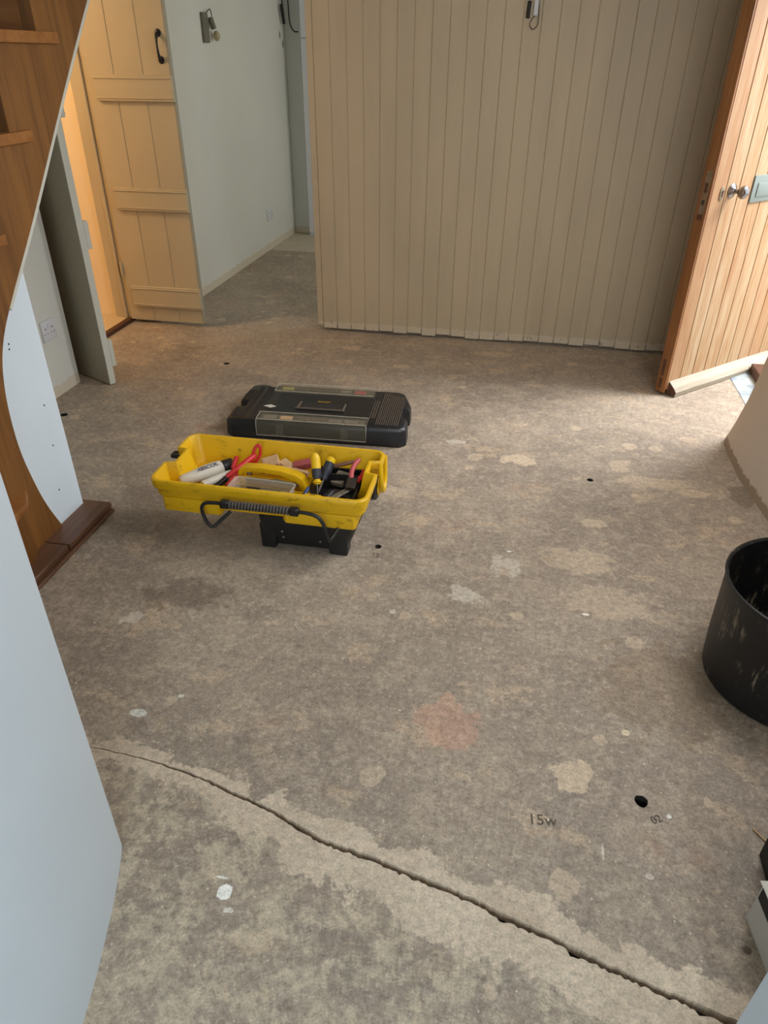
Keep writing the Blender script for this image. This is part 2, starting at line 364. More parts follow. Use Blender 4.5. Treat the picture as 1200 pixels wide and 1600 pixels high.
M_BOTTLE = paint('dusty_white_plastic', sr(208, 200, 184), 0.5, 0.10, 20)
M_INK = paint('dark_ink', sr(70, 68, 92), 0.7, 0.05)
M_MARK = paint('pencil_mark', sr(100, 86, 74), 0.9, 0.05)
M_OFFCUT = wood('pale_offcut', sr(206, 172, 128), sr(186, 146, 104), sr(150, 106, 74), (20, 3, 20), 0.7, 0.2)
M_PENCIL = wood('worn_wood_handle', sr(132, 92, 66), sr(112, 74, 54), sr(84, 54, 40), (3, 24, 24), 0.6, 0.2)
M_SANDP = paint('red_abrasive_paper', sr(160, 76, 72), 0.9, 0.15, 60, 0.4)
M_STONE = paint('grey_sharpening_stone', sr(126, 114, 98), 0.8, 0.1, 40)
M_SOCKET = paint('white_socket_plastic', sr(214, 214, 216), 0.4, 0.04)
M_STICKER = paint('pale_paper_sticker', sr(206, 202, 190), 0.7, 0.06)
M_YLABEL = paint('yellowed_paper_label', sr(166, 152, 88), 0.7, 0.1, 20)
k = NT('clear_smoked_plastic'); k.set(sr(176, 168, 142), 0.12); k.b.inputs['Alpha'].default_value = .08; M_CLEAR = k.m
k = NT('clear_tub_plastic'); k.set(sr(214, 206, 186), 0.15); k.b.inputs['Alpha'].default_value = .36; M_TUB = k.m
M_SLATE = paint('blue_grey_slate', sr(176, 182, 178), 0.45, 0.3, 9, 0.3, c2=sr(128, 140, 150))
M_WIRE = paint('olive_cable', sr(84, 76, 58), 0.6, 0.1)
M_TAPE = paint('black_gaffer_tape', sr(18, 18, 18), 0.6, 0.1)
M_CARTON = paint('white_carton_board', sr(196, 190, 178), 0.8, 0.06)
M_GLASS = paint('clouded_bulb', sr(176, 160, 126), 0.25, 0.1)
M_DUSTYPLATE = paint('grey_back_box', sr(112, 108, 92), 0.6, 0.2, 20)

# ------------------------------------------------------------------ setting: floor
holes = [(-1.569, 3.559, .016), (0.364, 2.63, .013), (-0.393, 1.998, .012), (0.404, 1.121, .016), (-1.39, 2.513, .016), (-2.077, 2.764, .018)]
def build_floor():
    V = []; Ed = []
    def loop(pts):
        i0 = len(V); V.extend(Vector((x, y)) for x, y in pts); n = len(pts)
        Ed.extend((i0+i, i0+(i+1) % n) for i in range(n)); return list(range(i0, i0+n))
    loop([(-2.44, -3), (1.8, -3), (1.8, 7.2), (-2.44, 7.2)])
    rnd = random.Random(3); top = []; bot = []; polys = []
    chip = 0.0; wob = 0.0
    for (x0, y0), (x1, y1) in zip(CRX, CRX[1:]):
        n = max(2, int((x1-x0)/0.007))
        for i in range(n):
            t = i/n; x = x0+(x1-x0)*t; y = y0+(y1-y0)*t
            if x < -1.3 or x > 1.0: continue
            g = 0.0014+0.0052*min(1, max(0, (x+0.85)/0.5))
            wob = wob*.8+rnd.uniform(-.0012, .0012)
            if rnd.random() < 0.035 and x > -0.6: chip = rnd.uniform(0.005, 0.013)
            chip *= rnd.uniform(.5, .95)
            if chip < .001: chip = 0
            top.append((x, y+wob+g*rnd.uniform(.7, 1.2))); bot.append((x, y+wob-g*rnd.uniform(.6, 1.4)-chip))
    polys.append(top+bot[::-1])
    for hx, hy, r in holes:
        polys.append([(hx+r*(1+rnd.uniform(-.12, .12))*math.cos(a), hy+r*(1+rnd.uniform(-.12, .12))*math.sin(a)) for a in [2*math.pi*i/14 for i in range(14)]])
    L = [loop(p) for p in polys]
    gx = -2.3
    r2 = random.Random(5)
    v, e, f, ov, oe, of = delaunay_2d_cdt(V, Ed, [], 0, 1e-6)
    def inside(p, poly):
        c = False; n = len(poly)
        for i in range(n):
            (x1, y1), (x2, y2) = poly[i], poly[(i+1) % n]
            if (y1 > p[1]) != (y2 > p[1]) and p[0] < (x2-x1)*(p[1]-y1)/(y2-y1)+x1: c = not c
        return c
    bm = bmesh.new(); bv = [bm.verts.new((p.x, p.y, 0)) for p in v]
    bnd = [(-2.44, -3), (1.8, -3), (1.8, 7.2), (-2.44, 7.2)]
    for t in f:
        c = sum((v[i] for i in t), Vector((0, 0)))/len(t)
        if not inside(c, bnd) or any(inside(c, p) for p in polys): continue
        fc = bm.faces.new([bv[i] for i in t])
        if fc.normal.z < 0: fc.normal_flip()
    bm.normal_update()
    for fc in bm.faces:
        if fc.normal.z < 0: fc.normal_flip()
    for ip, p in enumerate(polys):
        depth = 0.028 if ip == 0 else 0.05
        hi = [bm.verts.new((x, y, 0)) for x, y in p]; lo = [bm.verts.new((x, y, -depth)) for x, y in p]; n = len(p)
        for i in range(n):
            fc = bm.faces.new((hi[i], hi[(i+1) % n], lo[(i+1) % n], lo[i])); fc.material_index = 0 if ip == 0 else 1
        fc = bm.faces.new(lo); fc.material_index = 1
    me = bpy.data.meshes.new('floor'); bm.to_mesh(me); bm.free(); me.materials.append(M_FLOOR); me.materials.append(M_HOLE)
    o = bpy.data.objects.new('floor', me); COL.objects.link(o)
    return tag(o, 'worn grey concrete floor with a jagged joint, drilled holes and paint splashes', 'floor', kind='structure')
floor = build_floor()
text('pencil_mark', '12', 0.030, M_MARK, floor, (-0.392, 1.945, 0.001), (0, 0, 0.1))
text('pencil_mark', '15w', 0.038, M_MARK, floor, (0.178, 1.026, 0.001), (0, 0, 0.1))
text('pencil_mark', '02', 0.026, M_MARK, floor, (0.432, 1.078, 0.001), (0, 0, 0.5))

def plan_wall(name, pts, z0, z1, m, label, bev=0.0):
    b = MB(); b.prism(pts, 'z', z0, z1, bev); return tag(b.build(name, m, smooth=True), label, 'wall', kind='structure')
# left wall, in two lengths either side of the doorway, lintel above it
left = MB()
left.prism([(-2.22, .80), (-2.22, 3.15), (-2.245, 3.178), (-2.47, 3.18), (-2.47, .80)], 'z', 0, 2.4)
left.prism([(-2.22, 4.215), (-2.22, 7.05), (-2.47, 7.05), (-2.47, 4.18), (-2.25, 4.18)], 'z', 0, 2.4)
left.box(-2.47, -2.22, 3.18, 4.18, 2.06, 2.4)
tag(left.build('wall_left', M_WHITE), 'white plastered left wall with the double cream doors in it', 'wall', kind='structure')
# corridor end, with rounded plaster return
plan_wall('wall_corridor_end', [(-2.22, 7.05), (1.6, 7.05), (1.6, 7.2), (-2.47, 7.2), (-2.47, 7.05)], 0, 2.4, M_WHITE, 'white wall closing the far end of the corridor')
# near walls either side of the opening the photograph is taken from
plan_wall('wall_front_left', [(-.722, .788), (-.712, .768), (-.692, .715), (-.672, .655), (-.640, .54), (-.618, .44), (-.60, .2), (-.60, -3), (-3.9, -3), (-3.9, .79)], 0, 2.4, M_WHITE_CLEAN,
          'smooth white plastered wall end beside the camera on the left')
plan_wall('wall_front_right', [(.468, .616), (.475, -3), (1.8, -3), (1.8, .62), (.48, .625)], 0, 2.4, M_WHITE_CLEAN, 'white wall end at the bottom right corner')
# right wall, battered and wavy, rounded into the front door reveal
def right_wall():
    plan = [(1.13, .62, 1, 0), (1.12, 1.7, 1, 0), (1.06, 2.2, 1, 0), (1.0, 2.445, 1, 0), (.965, 2.78, 1, 0), (.966, 3.0, 1, 0), (.972, 3.09, 1, 0), (.985, 3.135, 1, -.3),
            (1.02, 3.165, .5, -.6), (1.08, 3.18, 0, -.4), (1.46, 3.20, 0, 0), (1.46, .62, 0, 0)]
    zs = [0, .04, .1, .2, .3, .42, .6, .9, 1.4, 2.4]
    rings = [[(x+ax*.105*(1-math.exp(-z/.38)), y+ay*.10*(1-math.exp(-z/.38)), z) for x, y, ax, ay in plan] for z in zs]
    b = MB(); b.loft(rings); b.box(1.0, 1.46, 3.10, 4.30, 2.08, 2.4)
    return tag(b.build('wall_right', M_RIGHT, smooth=True), 'thick beige cottage wall with a splayed foot beside the front doorway', 'wall', kind='structure')
right_wall()
plan_wall('wall_far_right', [(1.0, 4.33), (1.46, 4.33), (1.46, 7.05), (1.0, 7.05)], 0, 2.4, M_WHITE_CLEAN, 'wall of the room behind the boarded partition')
ceil = MB(); ceil.box(-4.0, 1.8, -3, 7.2, 2.4, 2.5); tag(ceil.build('ceiling', M_CEIL), 'white ceiling', 'ceiling', kind='structure')
# side room behind the double doors, lit by a warm lamp
sroom = MB()
sroom.box(-3.9, -2.53, 4.20, 4.30, 0, 2.4); sroom.box(-4.0, -3.9, 2.2, 4.3, 0, 2.4); sroom.box(-3.9, -2.47, 2.2, 2.3, 0, 2.4)
tag(sroom.build('wall_side_room', M_WARMWALL), 'lamp-lit cream walls of the side room beyond the double doors', 'wall', kind='structure')
f2 = MB(); f2.box(-3.9, -2.475, 2.3, 4.2, -0.02, 0.018); tag(f2.build('floor_side_room', M_VINYL), 'cream vinyl floor of the side room', 'floor', kind='structure')
tr = MB(); tr.box(-2.475, -2.435, 3.18, 4.18, -.01, .022, .004); tag(tr.build('trim_1', M_ENDGRAIN), 'dark dusty threshold strip under the double doors', 'threshold', kind='structure')
jb = MB(); jb.box(-2.555, -2.44, 4.155, 4.20, 0, 2.06, .003); jb.box(-2.495, -2.470, 4.143, 4.156, 0, 2.06, .003); jb.box(-2.63, -2.475, 3.18, 3.335, 0, 2.06, .003); jb.box(-2.63, -2.44, 3.18, 4.2, 2.03, 2.08)  # wide near jamb is added to keep lamp light off door_3
tag(jb.build('trim_2', M_CREAM), 'cream painted lining of the double doorway, with an added jamb blocking lamp light', 'door frame', kind='structure')
lamp = bpy.data.lights.new('side_room_lamp', 'POINT'); lamp.energy = 34; lamp.color = (1.0, 0.74, 0.46); lamp.shadow_soft_size = .12
lo = bpy.data.objects.new('side_room_lamp', lamp); COL.objects.link(lo); lo.location = (-3.25, 3.25, 2.05)
# stone step, sill and post of the front doorway
st = MB(); st.box(1.165, 1.30, 3.16, 4.30, -.05, .004, .003); tag(st.build('trim_3', M_SLATE), 'pale blue grey slate slab inside the front doorway', 'threshold', kind='structure')
og = MB(); og.box(1.80, 6, -2, 9, -.12, -.04); tag(og.build('ground_outside', paint('pale_paving', sr(168, 160, 148), .8)), 'paved ground outside the front door', 'ground', kind='structure')
fr = MB(); fr.box(1.285, 1.42, 3.19, 4.02, .004, .055, .004); fr.box(1.44, 1.53, 4.20, 4.33, 0, 2.08, .004); fr.box(1.35, 1.46, 3.2, 3.26, 0, 2.08, .004)
tag(fr.build('trim_4', M_ENDGRAIN), 'dark wooden sill and posts of the front doorway', 'door frame', kind='structure')

# ------------------------------------------------------------------ setting: boarded partition
wb = MB(); wb.box(-1.205, 1.44, 4.247, 4.33, 0.035, 2.4)
wallb = tag(wb.build('wall_back', M_PANEL), 'cream painted vertical board partition across the back of the hall', 'wall', kind='structure')
W = .0882
bd = MB(); c = .0034
bd.prism([(0, .018), (0, c), (c, 0), (W-c, 0), (W, c), (W, .018)], 'z', .028, 2.37)
bd.prism([(.002, .018), (.002, c), (c+.001, 0.0002), (W-c-.001, 0.0002), (W-.002, c), (W-.002, .018)], 'z', 0, .028)
first = bd.build('board', M_PANEL, wallb)
rb = random.Random(11)
for i in range(30):
    o = first if i == 0 else first.copy()
    if i: COL.objects.link(o)
    o.location = (-1.186+i*W, 4.228+rb.uniform(-.0006, .0006), .012+rb.uniform(0, .014)); o.parent = wallb
cb = MB(); cb.box(-1.222, -1.1875, 4.229, 4.33, .035, 2.39, .003); cb.build('corner_board', M_PANEL, wallb)

# ------------------------------------------------------------------ front door (door_1)
ang = math.atan2(.698, .716)
d1 = tag(empty('door_1', (.777, 3.595, 0), ang), 'open front door of pale sanded vertical boards with chrome knob', 'door', kind='structure')
def build_front_door():
    m = MB(); m.box(-.0, .885, .019, .056, .012, 2.02, .002); m.box(-.002, .012, .001, .056, .012, 2.02, .002); m.build('stile', M_STILE, d1)
    bw = .0985; src = None
    for i in range(9):
        if src is None:
            b = MB(); b.prism([(.0018, .019), (.0018, .004), (.0042, 0), (bw-.0042, 0), (bw-.0018, .004), (bw-.0018, .019)], 'z', 0.03, 2.02); src = b.build('board', M_BOARD, d1)
            o = src
        else: o = src.copy(); COL.objects.link(o)
        o.parent = d1; o.location = (.0065+i*bw, -.001, 0)
        if i == 0: o.location.x = .0065
    b = MB(); b.prism([(0, .004), (-.050, .004), (-.054, .028), (-.040, .044), (-.004, .072), (0, .072)], 'x', .022, .878, .0015); b.build('weather_bar', M_BARWOOD, d1)
    b = MB(); b.prism([(-.002, .006), (-.048, .006), (-.052, .028), (-.039, .042), (-.004, .069)], 'x', .0205, .0221); e = b.build('bar_end', M_ENDGRAIN, d1)
    for z0, z1 in ((.10, .185), (.035, .085)):
        b = MB(); b.box(-.0035, 0, .024, .040, z0, z1); b.build('tenon_end', M_ENDGRAIN, d1)
    b = MB(); b.box(-.005, 0, .012, .040, .865, 1.043, .001); fp = b.build('lock_plate', M_FACEPL, d1)
    b = MB(); b.box(-.0065, -.0045, .019, .033, .955, .995); b.build('latch_slot', M_ENDGRAIN, fp)
    b = MB(); b.box(-.0065, -.0045, .019, .033, .905, .925); b.build('bolt', M_DSTEEL, fp)
    b = MB(); b.box(-.0055, 0, .014, .038, .842, .862); b.build('mortice_notch', M_ENDGRAIN, d1)
    R = Matrix.Translation((.152, 0, .955)) @ Matrix.Rotation(math.pi/2, 4, 'X')
    b = MB(); b.lathe([(0, 0), (.030, 0), (.031, .004), (.024, .009), (.014, .014), (.010, .020), (.009, .034), (.014, .040), (.024, .047), (.028, .057), (.026, .068), (.015, .077), (0, .080)], 32, R)
    b.build('door_knob', M_CHROME, d1, True)
    R = Matrix.Translation((.078, 0, .948)) @ Matrix.Diagonal((.62, 1, 1.25, 1)) @ Matrix.Rotation(math.pi/2, 4, 'X')
    b = MB(); b.lathe([(.026, 0), (.026, .003), (.020, .006), (0, .006)], 28, R); es = b.build('keyhole_escutcheon', M_FACEPL, d1, True)
    b = MB(); b.lathe([(0, .0), (.0055, .0), (.0055, .0012)], 12, Matrix.Translation((.078, -.0068, .956)) @ Matrix.Rotation(math.pi/2, 4, 'X')); b.box(.0750, .0810, -.0080, -.0062, .934, .956); b.build('keyhole', M_ENDGRAIN, es)
    b = MB(); b.box(.302, .575, -.008, 0, .892, 1.008, .003, 2); lp = b.build('letter_plate', M_PLATE, d1, True)
    b = MB(); b.box(.335, .545, -.012, -.0075, .915, .975, .003, 2); b.build('flap', M_PLATE, lp, True)
build_front_door()

# ------------------------------------------------------------------ cream double doors (door_2, door_3)
def ledged_door(root, L, pl, paintm, ledges, edge_m, z0=.022, z1=1.98, back=False):
    """local x from hinge (0) to free edge (L); board face at y=0, thickness to +y"""
    t = .034
    for a, b_ in zip(pl, pl[1:]):
        m = MB(); m.prism([(a+.0005, t), (a+.0005, .003), (a+.003, 0), (b_-.003, 0), (b_-.0005, .003), (b_-.0005, t)], 'z', z0, z1); m.build('board', paintm, root)
    m = MB(); m.box(L-.002, L+.002, .001, t, z0, z1); m.build('edge_strip', edge_m, root)
    for za, zb in ledges:
        m = MB(); y0, y1 = ((t, t+.024) if back else (-.022, 0))
        s = 1 if back else -1
        m.box(.045 if not back else .03, L+(.006 if not back else .004), y0, y1, za, zb, .002)
        yy = y1 if back else y0
        lo_, hi_ = (yy-.0045, yy+.001) if s < 0 else (yy-.001, yy+.0045)
        m.box(.047, L, lo_, hi_, za+.012, za+.018, .0012); m.box(.047, L, lo_, hi_, zb-.018, zb-.012, .0012)
        m.build('ledge', paintm if not back else edge_m, root)
LED = [(.112, .240), (.680, .802), (1.237, 1.360), (1.78, 1.90)]
d2 = tag(empty('door_2', (-2.432, 4.128, 0), 0), 'warm-lit cream ledged door leaf with black handle, against the white wall', 'door', kind='structure')
ledged_door(d2, .490, [0, .162, .331, .488], M_CREAM, LED, M_SHADED_CREAM)
b = MB(); b.tube([(.447, -.003, 1.545), (.447, -.024, 1.530), (.449, -.034, 1.49), (.448, -.024, 1.445), (.447, -.003, 1.430)], [.0105, .008, .0065, .0055, .0065, .008, .0105], 12, 6)
for z in (1.547, 1.428): b.lathe([(0, .0), (.017, .0), (.018, .003), (.010, .006), (0, .007)], 20, Matrix.Translation((.447, 0, z)) @ Matrix.Rotation(math.pi/2, 4, 'X'))
b.build('pull_handle', M_BLACKIRON, d2, True)
for z in (.30, 1.70):
    b = MB(); b.box(-.012, .004, -.012, .004, z, z+.075, .002); b.build('hinge', M_CREAM, d2)
a3 = math.atan2(-.43, .905)
d3 = tag(empty('door_3', (-2.456, 3.333, 0), a3), 'grey-lit cream door leaf standing open beside the white socket wall', 'door', kind='structure')
ledged_door(d3, .460, [0, .155, .310, .458], M_SHADED_CREAM, [(.093, .232), (.674, .800), (1.22, 1.345), (1.78, 1.9)], M_EDGE_WHITE, z0=.006, back=True)

# ------------------------------------------------------------------ staircase
CURVE = [(1.857, .03), (1.809, .151), (1.781, .263), (1.763, .383), (1.764, .498), (1.778, .596), (1.806, .68), (1.852, .752),
         (1.928, .835), (2.018, .925), (2.106, 1.015), (2.225, 1.142), (2.43, 1.362), (2.660, 1.60), (3.05, 1.99), (3.44, 2.385)]
def smooth2(P, n=5):
    Q = []
    for i in range(len(P)-1):
        p0 = P[max(i-1, 0)]; p1 = P[i]; p2 = P[i+1]; p3 = P[min(i+2, len(P)-1)]
        for j in range(n):
            t = j/n; Q.append(tuple(0.5*((2*p1[k])+(p2[k]-p0[k])*t+(2*p0[k]-5*p1[k]+4*p2[k]-p3[k])*t*t+(3*p1[k]-p0[k]-3*p2[k]+p3[k])*t**3) for k in (0, 1)))
    Q.append(P[-1]); return Q
CV = smooth2(CURVE)
stair = empty('staircase', (0, 0, 0), 0, label='open-string oak staircase with curved string board rising along the left', cat='staircase')
string = CV + [(3.20, 2.385), (3.055, 2.385), (3.055, 2.262), (2.815, 2.262), (2.815, 2.011), (2.575, 2.011), (2.575, 1.760), (2.335, 1.760), (2.335, 1.500), (2.095, 1.500), (2.095, 1.250), (1.855, 1.250), (1.855, 1.0),
              (1.60, 1.0), (1.60, .75), (1.40, .75), (1.40, .03)]
b = MB(); b.prism(string, 'x', -1.555, -1.515, 0); b.build('string_board', M_OAK, stair)
k_ = 0
for i, zt in enumerate((1.006, 1.257, 1.508, 1.760, 2.011, 2.262)):
    yr = 1.855+.24*(i-1)      # riser below this tread
    b = MB(); b.box(-2.21, -1.497, yr-.035, yr+.24+.085, zt-.031, zt, .004, 2); b.build('tread', M_OAK_H, stair)
    b = MB(); b.box(-2.21, -1.556, yr, yr+.018, zt-.251, zt-.032); b.build('riser', M_OAK_H, stair)
for zt, y0, y1 in ((.503, 1.16, 1.70), (.754, 1.38, 1.80)):
    b = MB(); b.box(-2.21, -1.557, y0, y1, zt-.031, zt, .004); b.build('tread', M_OAK_H, stair)
    b = MB(); b.box(-2.21, -1.557, y0+.03, y0+.05, zt-.25, zt-.032); b.build('riser', M_OAK_H, stair)
# bottom step: tread with a rounded nosing and an angled corner
b = MB(); b.prism([(-2.21, .86), (-1.470, .86), (-1.452, 1.50), (-1.462, 1.66), (-1.514, 1.735), (-2.21, 1.735)], 'z', .222, .252, .006); b.build('tread', M_OAK_H, stair, True)
b = MB(); b.prism([(-2.21, .88), (-1.492, .88), (-1.478, 1.50), (-1.486, 1.655), (-1.514, 1.71), (-2.21, 1.71)], 'z', .03, .222); b.build('riser', M_OAK, stair)
b = MB(); b.box(-1.62, -1.424, 1.752, 2.035, .012, .034, .003); b.build('plinth_board', M_DARKOAK, stair)
b = MB(); b.box(-1.66, -1.428, .86, 1.750, .012, .033, .003); b.build('plinth_board', M_DARKOAK, stair)
b = MB(); b.box(-1.64, -1.412, .86, 2.028, .0, .0125, .002); b.build('under_board', M_DARKOAK, stair)
# soffit lining: pale painted slab following the string
def offs(P, d):
    Q = []
    for i, p in enumerate(P):
        a = P[max(i-1, 0)]; c = P[min(i+1, len(P)-1)]; tx, ty = c[0]-a[0], c[1]-a[1]; l = math.hypot(tx, ty) or 1
        Q.append((p[0]+ty/l*d, p[1]-tx/l*d))
    return Q
seg = [p for p in CV if p[1] > .80]
b = MB(); b.prism(seg+offs(seg, .016)[::-1], 'x', -2.21, -1.518); b.build('soffit', M_EDGE_WHITE, stair)
# white boarded end wall under the stair, its side flush with the string
seg2 = [p for p in CV if p[1] < .925]
b = MB(); b.prism([(2.007, .034), (2.007, .925)]+[(p[0]-.004, p[1]) for p in seg2[::-1]], 'x', -1.60, -1.5235)
wu = tag(b.build('wall_understair', M_WHITE_CLEAN), 'narrow white panel under the curved oak string, dotted with screw holes', 'wall', kind='structure')
b = MB(); b.box(-2.21, -1.605, 1.93, 2.005, 0, .86); b.build('return_panel', M_WHITE_CLEAN, wu)
for (y, z) in ((1.857, .70), (1.853, .685), (1.93, .315), (1.90, .155), (1.94, .46)):
    b = MB(); b.lathe([(0, 0), (.0035, 0), (.0035, .0006), (0, .0007)], 8, Matrix.Translation((-1.5238, y, z)) @ Matrix.Rotation(math.pi/2, 4, 'Y')); b.build('screw_hole', M_HOLE, wu)

# ------------------------------------------------------------------ sockets and fittings
def socket(loc, rz, w_, h_, label, double):
    s_ = empty('wall_socket', loc, rz, label=label, cat='socket')
    b = MB(); b.box(-w_/2, w_/2, -.009, 0, -h_/2, h_/2, .003, 2); pl = b.build('face_plate', M_SOCKET, s_, True)
    for cx in ((-w_/4, w_/4) if double else (0,)):
        b = MB(); b.box(cx-.003, cx+.003, -.0098, -.0088, .008, .016); b.box(cx-.014, cx-.008, -.0098, -.0088, -.014, -.010); b.box(cx+.008, cx+.014, -.0098, -.0088, -.014, -.010)
        b.build('pin_holes', M_HOLE, s_)
        b = MB(); b.box(cx+(.018 if cx <= 0 else -.028), cx+(.028 if cx <= 0 else -.018), -.0125, -.0088, .012, .030, .001); b.build('switch', M_SOCKET, s_)
    return s_
socket((-2.22, 2.992, .328), math.pi/2, .105, .098, 'white double socket on the left wall under the stairs', True)
socket((-2.22, 6.31, .288), math.pi/2, .15, .095, 'small white socket low on the corridor wall', True)
def wires(name, loc, label, parts):
    r_ = empty(name, loc, 0, label=label, cat='wiring')
    for nm, pts, r, m in parts:
        b = MB(); b.tube(pts, r, 8, 5); b.build(nm, m, r_, True)
    return r_
# grey fixing plate with a bare lampholder on the corridor wall
wl = empty('wall_light_mount', (-2.22, 5.33, 1.60), 0, label='grey wall light mount with hanging bare bulb on the white wall', cat='light fitting')
b = MB(); b.box(0, .018, -.075, .015, -.08, .085, .003); b.build('back_plate', M_DUSTYPLATE, wl)
b = MB(); b.tube([(.02, .045, .06), (.03, .065, .0)], .018, 12); b.build('lamp_holder', M_DUSTYPLATE, wl, True)
b = MB(); b.lathe([(0, -.05), (.014, -.045), (.023, -.028), (.024, -.012), (.012, .008), (0, .01)], 16, Matrix.Translation((.034, .09, -.02))); b.build('bulb', M_GLASS, wl, True)
b = MB(); b.tube([(.012, .0, .085), (.03, .03, .105), (.03, .05, .07)], .0035, 6, 4); b.build('flex', M_WIRE, wl, True)
wires('hanging_cable', (-2.22, 6.98, 1.75), 'tangle of dark cables hanging high at the corridor corner', [
    ('cable', [(.02, -.10, .25), (.02, -.05, .12), (.03, -.04, .0), (.02, -.02, -.02)], .006, M_WIRE),
    ('cable', [(.02, .0, .25), (.03, -.06, .10), (.02, .0, .0), (.01, .03, -.02)], .005, M_WIRE),
    ('cable', [(.04, .05, .25), (.05, .04, .08), (.06, .03, -.06), (.10, .0, -.12), (.14, .0, -.125)], .005, M_BLACKIRON),
    ('connector', [(.03, -.09, .06), (.03, -.04, -.07)], .013, M_BLACKIRON)])
wires('partition_flex', (-.075, 4.228, 1.63), 'black connector and looped flex stub on the cream board partition', [
    ('connector', [(-.028, -.014, .05), (-.030, -.016, .018), (-.031, -.014, -.018)], .0095, M_BLACKIRON),
    ('sleeve', [(.004, -.010, .09), (.004, -.012, -.008)], .012, M_SOCKET),
    ('cable', [(.015, -.01, .06), (.020, -.014, -.01), (.018, -.016, -.045), (-.002, -.018, -.062), (-.018, -.016, -.045), (-.010, -.014, -.02), (.002, -.012, -.010)], .0022, M_WIRE)])
# plaster chips on the left wall
for y, z in ((6.97, 1.535), (6.90, 1.60)):
    b = MB(); b.lathe([(0, 0), (.018, 0), (.012, .003), (0, .004)], 9, Matrix.Translation((-2.22, y, z)) @ Matrix.Diagonal((1, .8, 1.7, 1)) @ Matrix.Rotation(math.pi/2, 4, 'Y'))
    o = b.build('plaster_chip', M_DUSTYPLATE); o.parent = bpy.data.objects['wall_left']
# tall white cupboard at the end of the corridor
cup = empty('tall_cupboard', (-2.075, 6.92, 0), 0, label='tall white cupboard at the far end of the corridor', cat='cupboard')
b = MB(); b.box(.03, .85, .02, .11, 0, 2.3); b.build('body', M_WHITE_CLEAN, cup)
b = MB(); b.box(.03, .85, 0, .019, .03, 1.575, .002); b.build('door', M_SOCKET, cup)
b = MB(); b.box(.03, .85, 0, .019, 1.583, 2.28, .002); b.build('door', M_SOCKET, cup)

# ------------------------------------------------------------------ tool box (open: tray on black base)
TB = empty('tool_box', (-.780, 2.042, 0), math.radians(.4), label='yellow and black wheeled tool box standing open, full of hand tools', cat='tool box')
def rrect(x0, x1, y0, y1, r, z, n=5):
    P = []
    for cx, cy, a0 in ((x1-r, y1-r, 0), (x0+r, y1-r, 90), (x0+r, y0+r, 180), (x1-r, y0+r, 270)):
        for i in range(n+1):
            a = math.radians(a0+90*i/n); P.append((cx+r*math.cos(a), cy+r*math.sin(a), z))
    return P
def tray_ring(ins, z, r=.035):
    """outline with the latch notches in both short sides"""
    x0, x1, y0, y1 = -.370+ins, .370-ins, -.178+ins, .178-ins; P = []
    def corner(cx, cy, a0):
        for i in range(6):
            a = math.radians(a0+90*i/5); P.append((cx+r*math.cos(a), cy+r*math.sin(a), z))
    corner(x1-r, y1-r, 0); corner(x0+r, y1-r, 90)
    for x, y in ((x0, .060+ins*.6), (x0+.034, .052+ins*.6), (x0+.034, -.042-ins*.6), (x0, -.052-ins*.6)): P.append((x, y, z))
    corner(x0+r, y0+r, 180); corner(x1-r, y0+r, 270)
    for x, y in ((x1, .006-ins*.6), (x1-.036, .014-ins*.6), (x1-.036, .090+ins*.6), (x1, .096+ins*.6)): P.append((x, y, z))
    return P
b = MB()
b.loft([tray_ring(.034, .150, .03), tray_ring(.022, .196), tray_ring(.010, .198), tray_ring(.008, .228), tray_ring(.000, .231), tray_ring(.0, .243), tray_ring(-.002, .2445), tray_ring(-.002, .258), tray_ring(.001, .262),
        tray_ring(.008, .262), tray_ring(.010, .258), tray_ring(.020, .200), tray_ring(.034, .160, .03)], False, True)
# replace the flat underside: closed bottom
b.loft([tray_ring(.034, .150, .03), tray_ring(.034, .152, .03)], True, False)
tray = b.build('tray', M_YEL, TB, True)
for x0, x1 in ((-.338, -.128), (.085, .335)):
    b = MB(); b.prism([(x0+.012, -.172), (x1-.008, -.172), (x1, -.159), (x1, -.120), (x0, -.120), (x0, -.159)], 'z', .143, .197, .006); b.build('tray_foot', M_YEL, tray, True)
# inner partition walls of the tray
b = MB(); b.box(.140, .298, .046, .052, .162, .222, .001); b.build('divider', M_BLACK, TB)
b = MB(); b.box(.118, .318, -.132, .135, .1603, .1618, .0005); b.box(.300, .306, -.125, .125, .1618, .205, .001); b.box(.12, .30, .128, .134, .1618, .200, .001); b.build('dark_gap_sheet', M_BLACK, TB)  # added black sheet and sides, darkening the gaps between the tools
# black base bin
b = MB()
b.loft([rrect(.0, .288, -.112, .190, .02, .014), rrect(-.004, .290, -.118, .196, .022, .022), rrect(-.016, .338, -.146, .200, .022, .148)], True, True)
base = b.build('base_bin', M_BLACK, TB, True)
for (x0, x1, y0, y1) in ((-.014, .040, -.126, -.07), (.228, .294, -.126, -.07), (-.014, .040, .15, .20), (.228, .294, .15, .20)):
    b = MB(); b.box(x0, x1, y0, y1, 0, .10, .008, 2, taper=.08); b.build('foot', M_BLACK, TB, True)
for x, z in ((.068, .082), (.070, .055), (.20, .052)):
    b = MB(); b.lathe([(.004, 0), (.004, .002), (0, .003)], 10, Matrix.Translation((x, -.118-z*.2, z)) @ Matrix.Rotation(math.pi/2, 4, 'X')); b.build('rivet', M_STEEL, base, True)
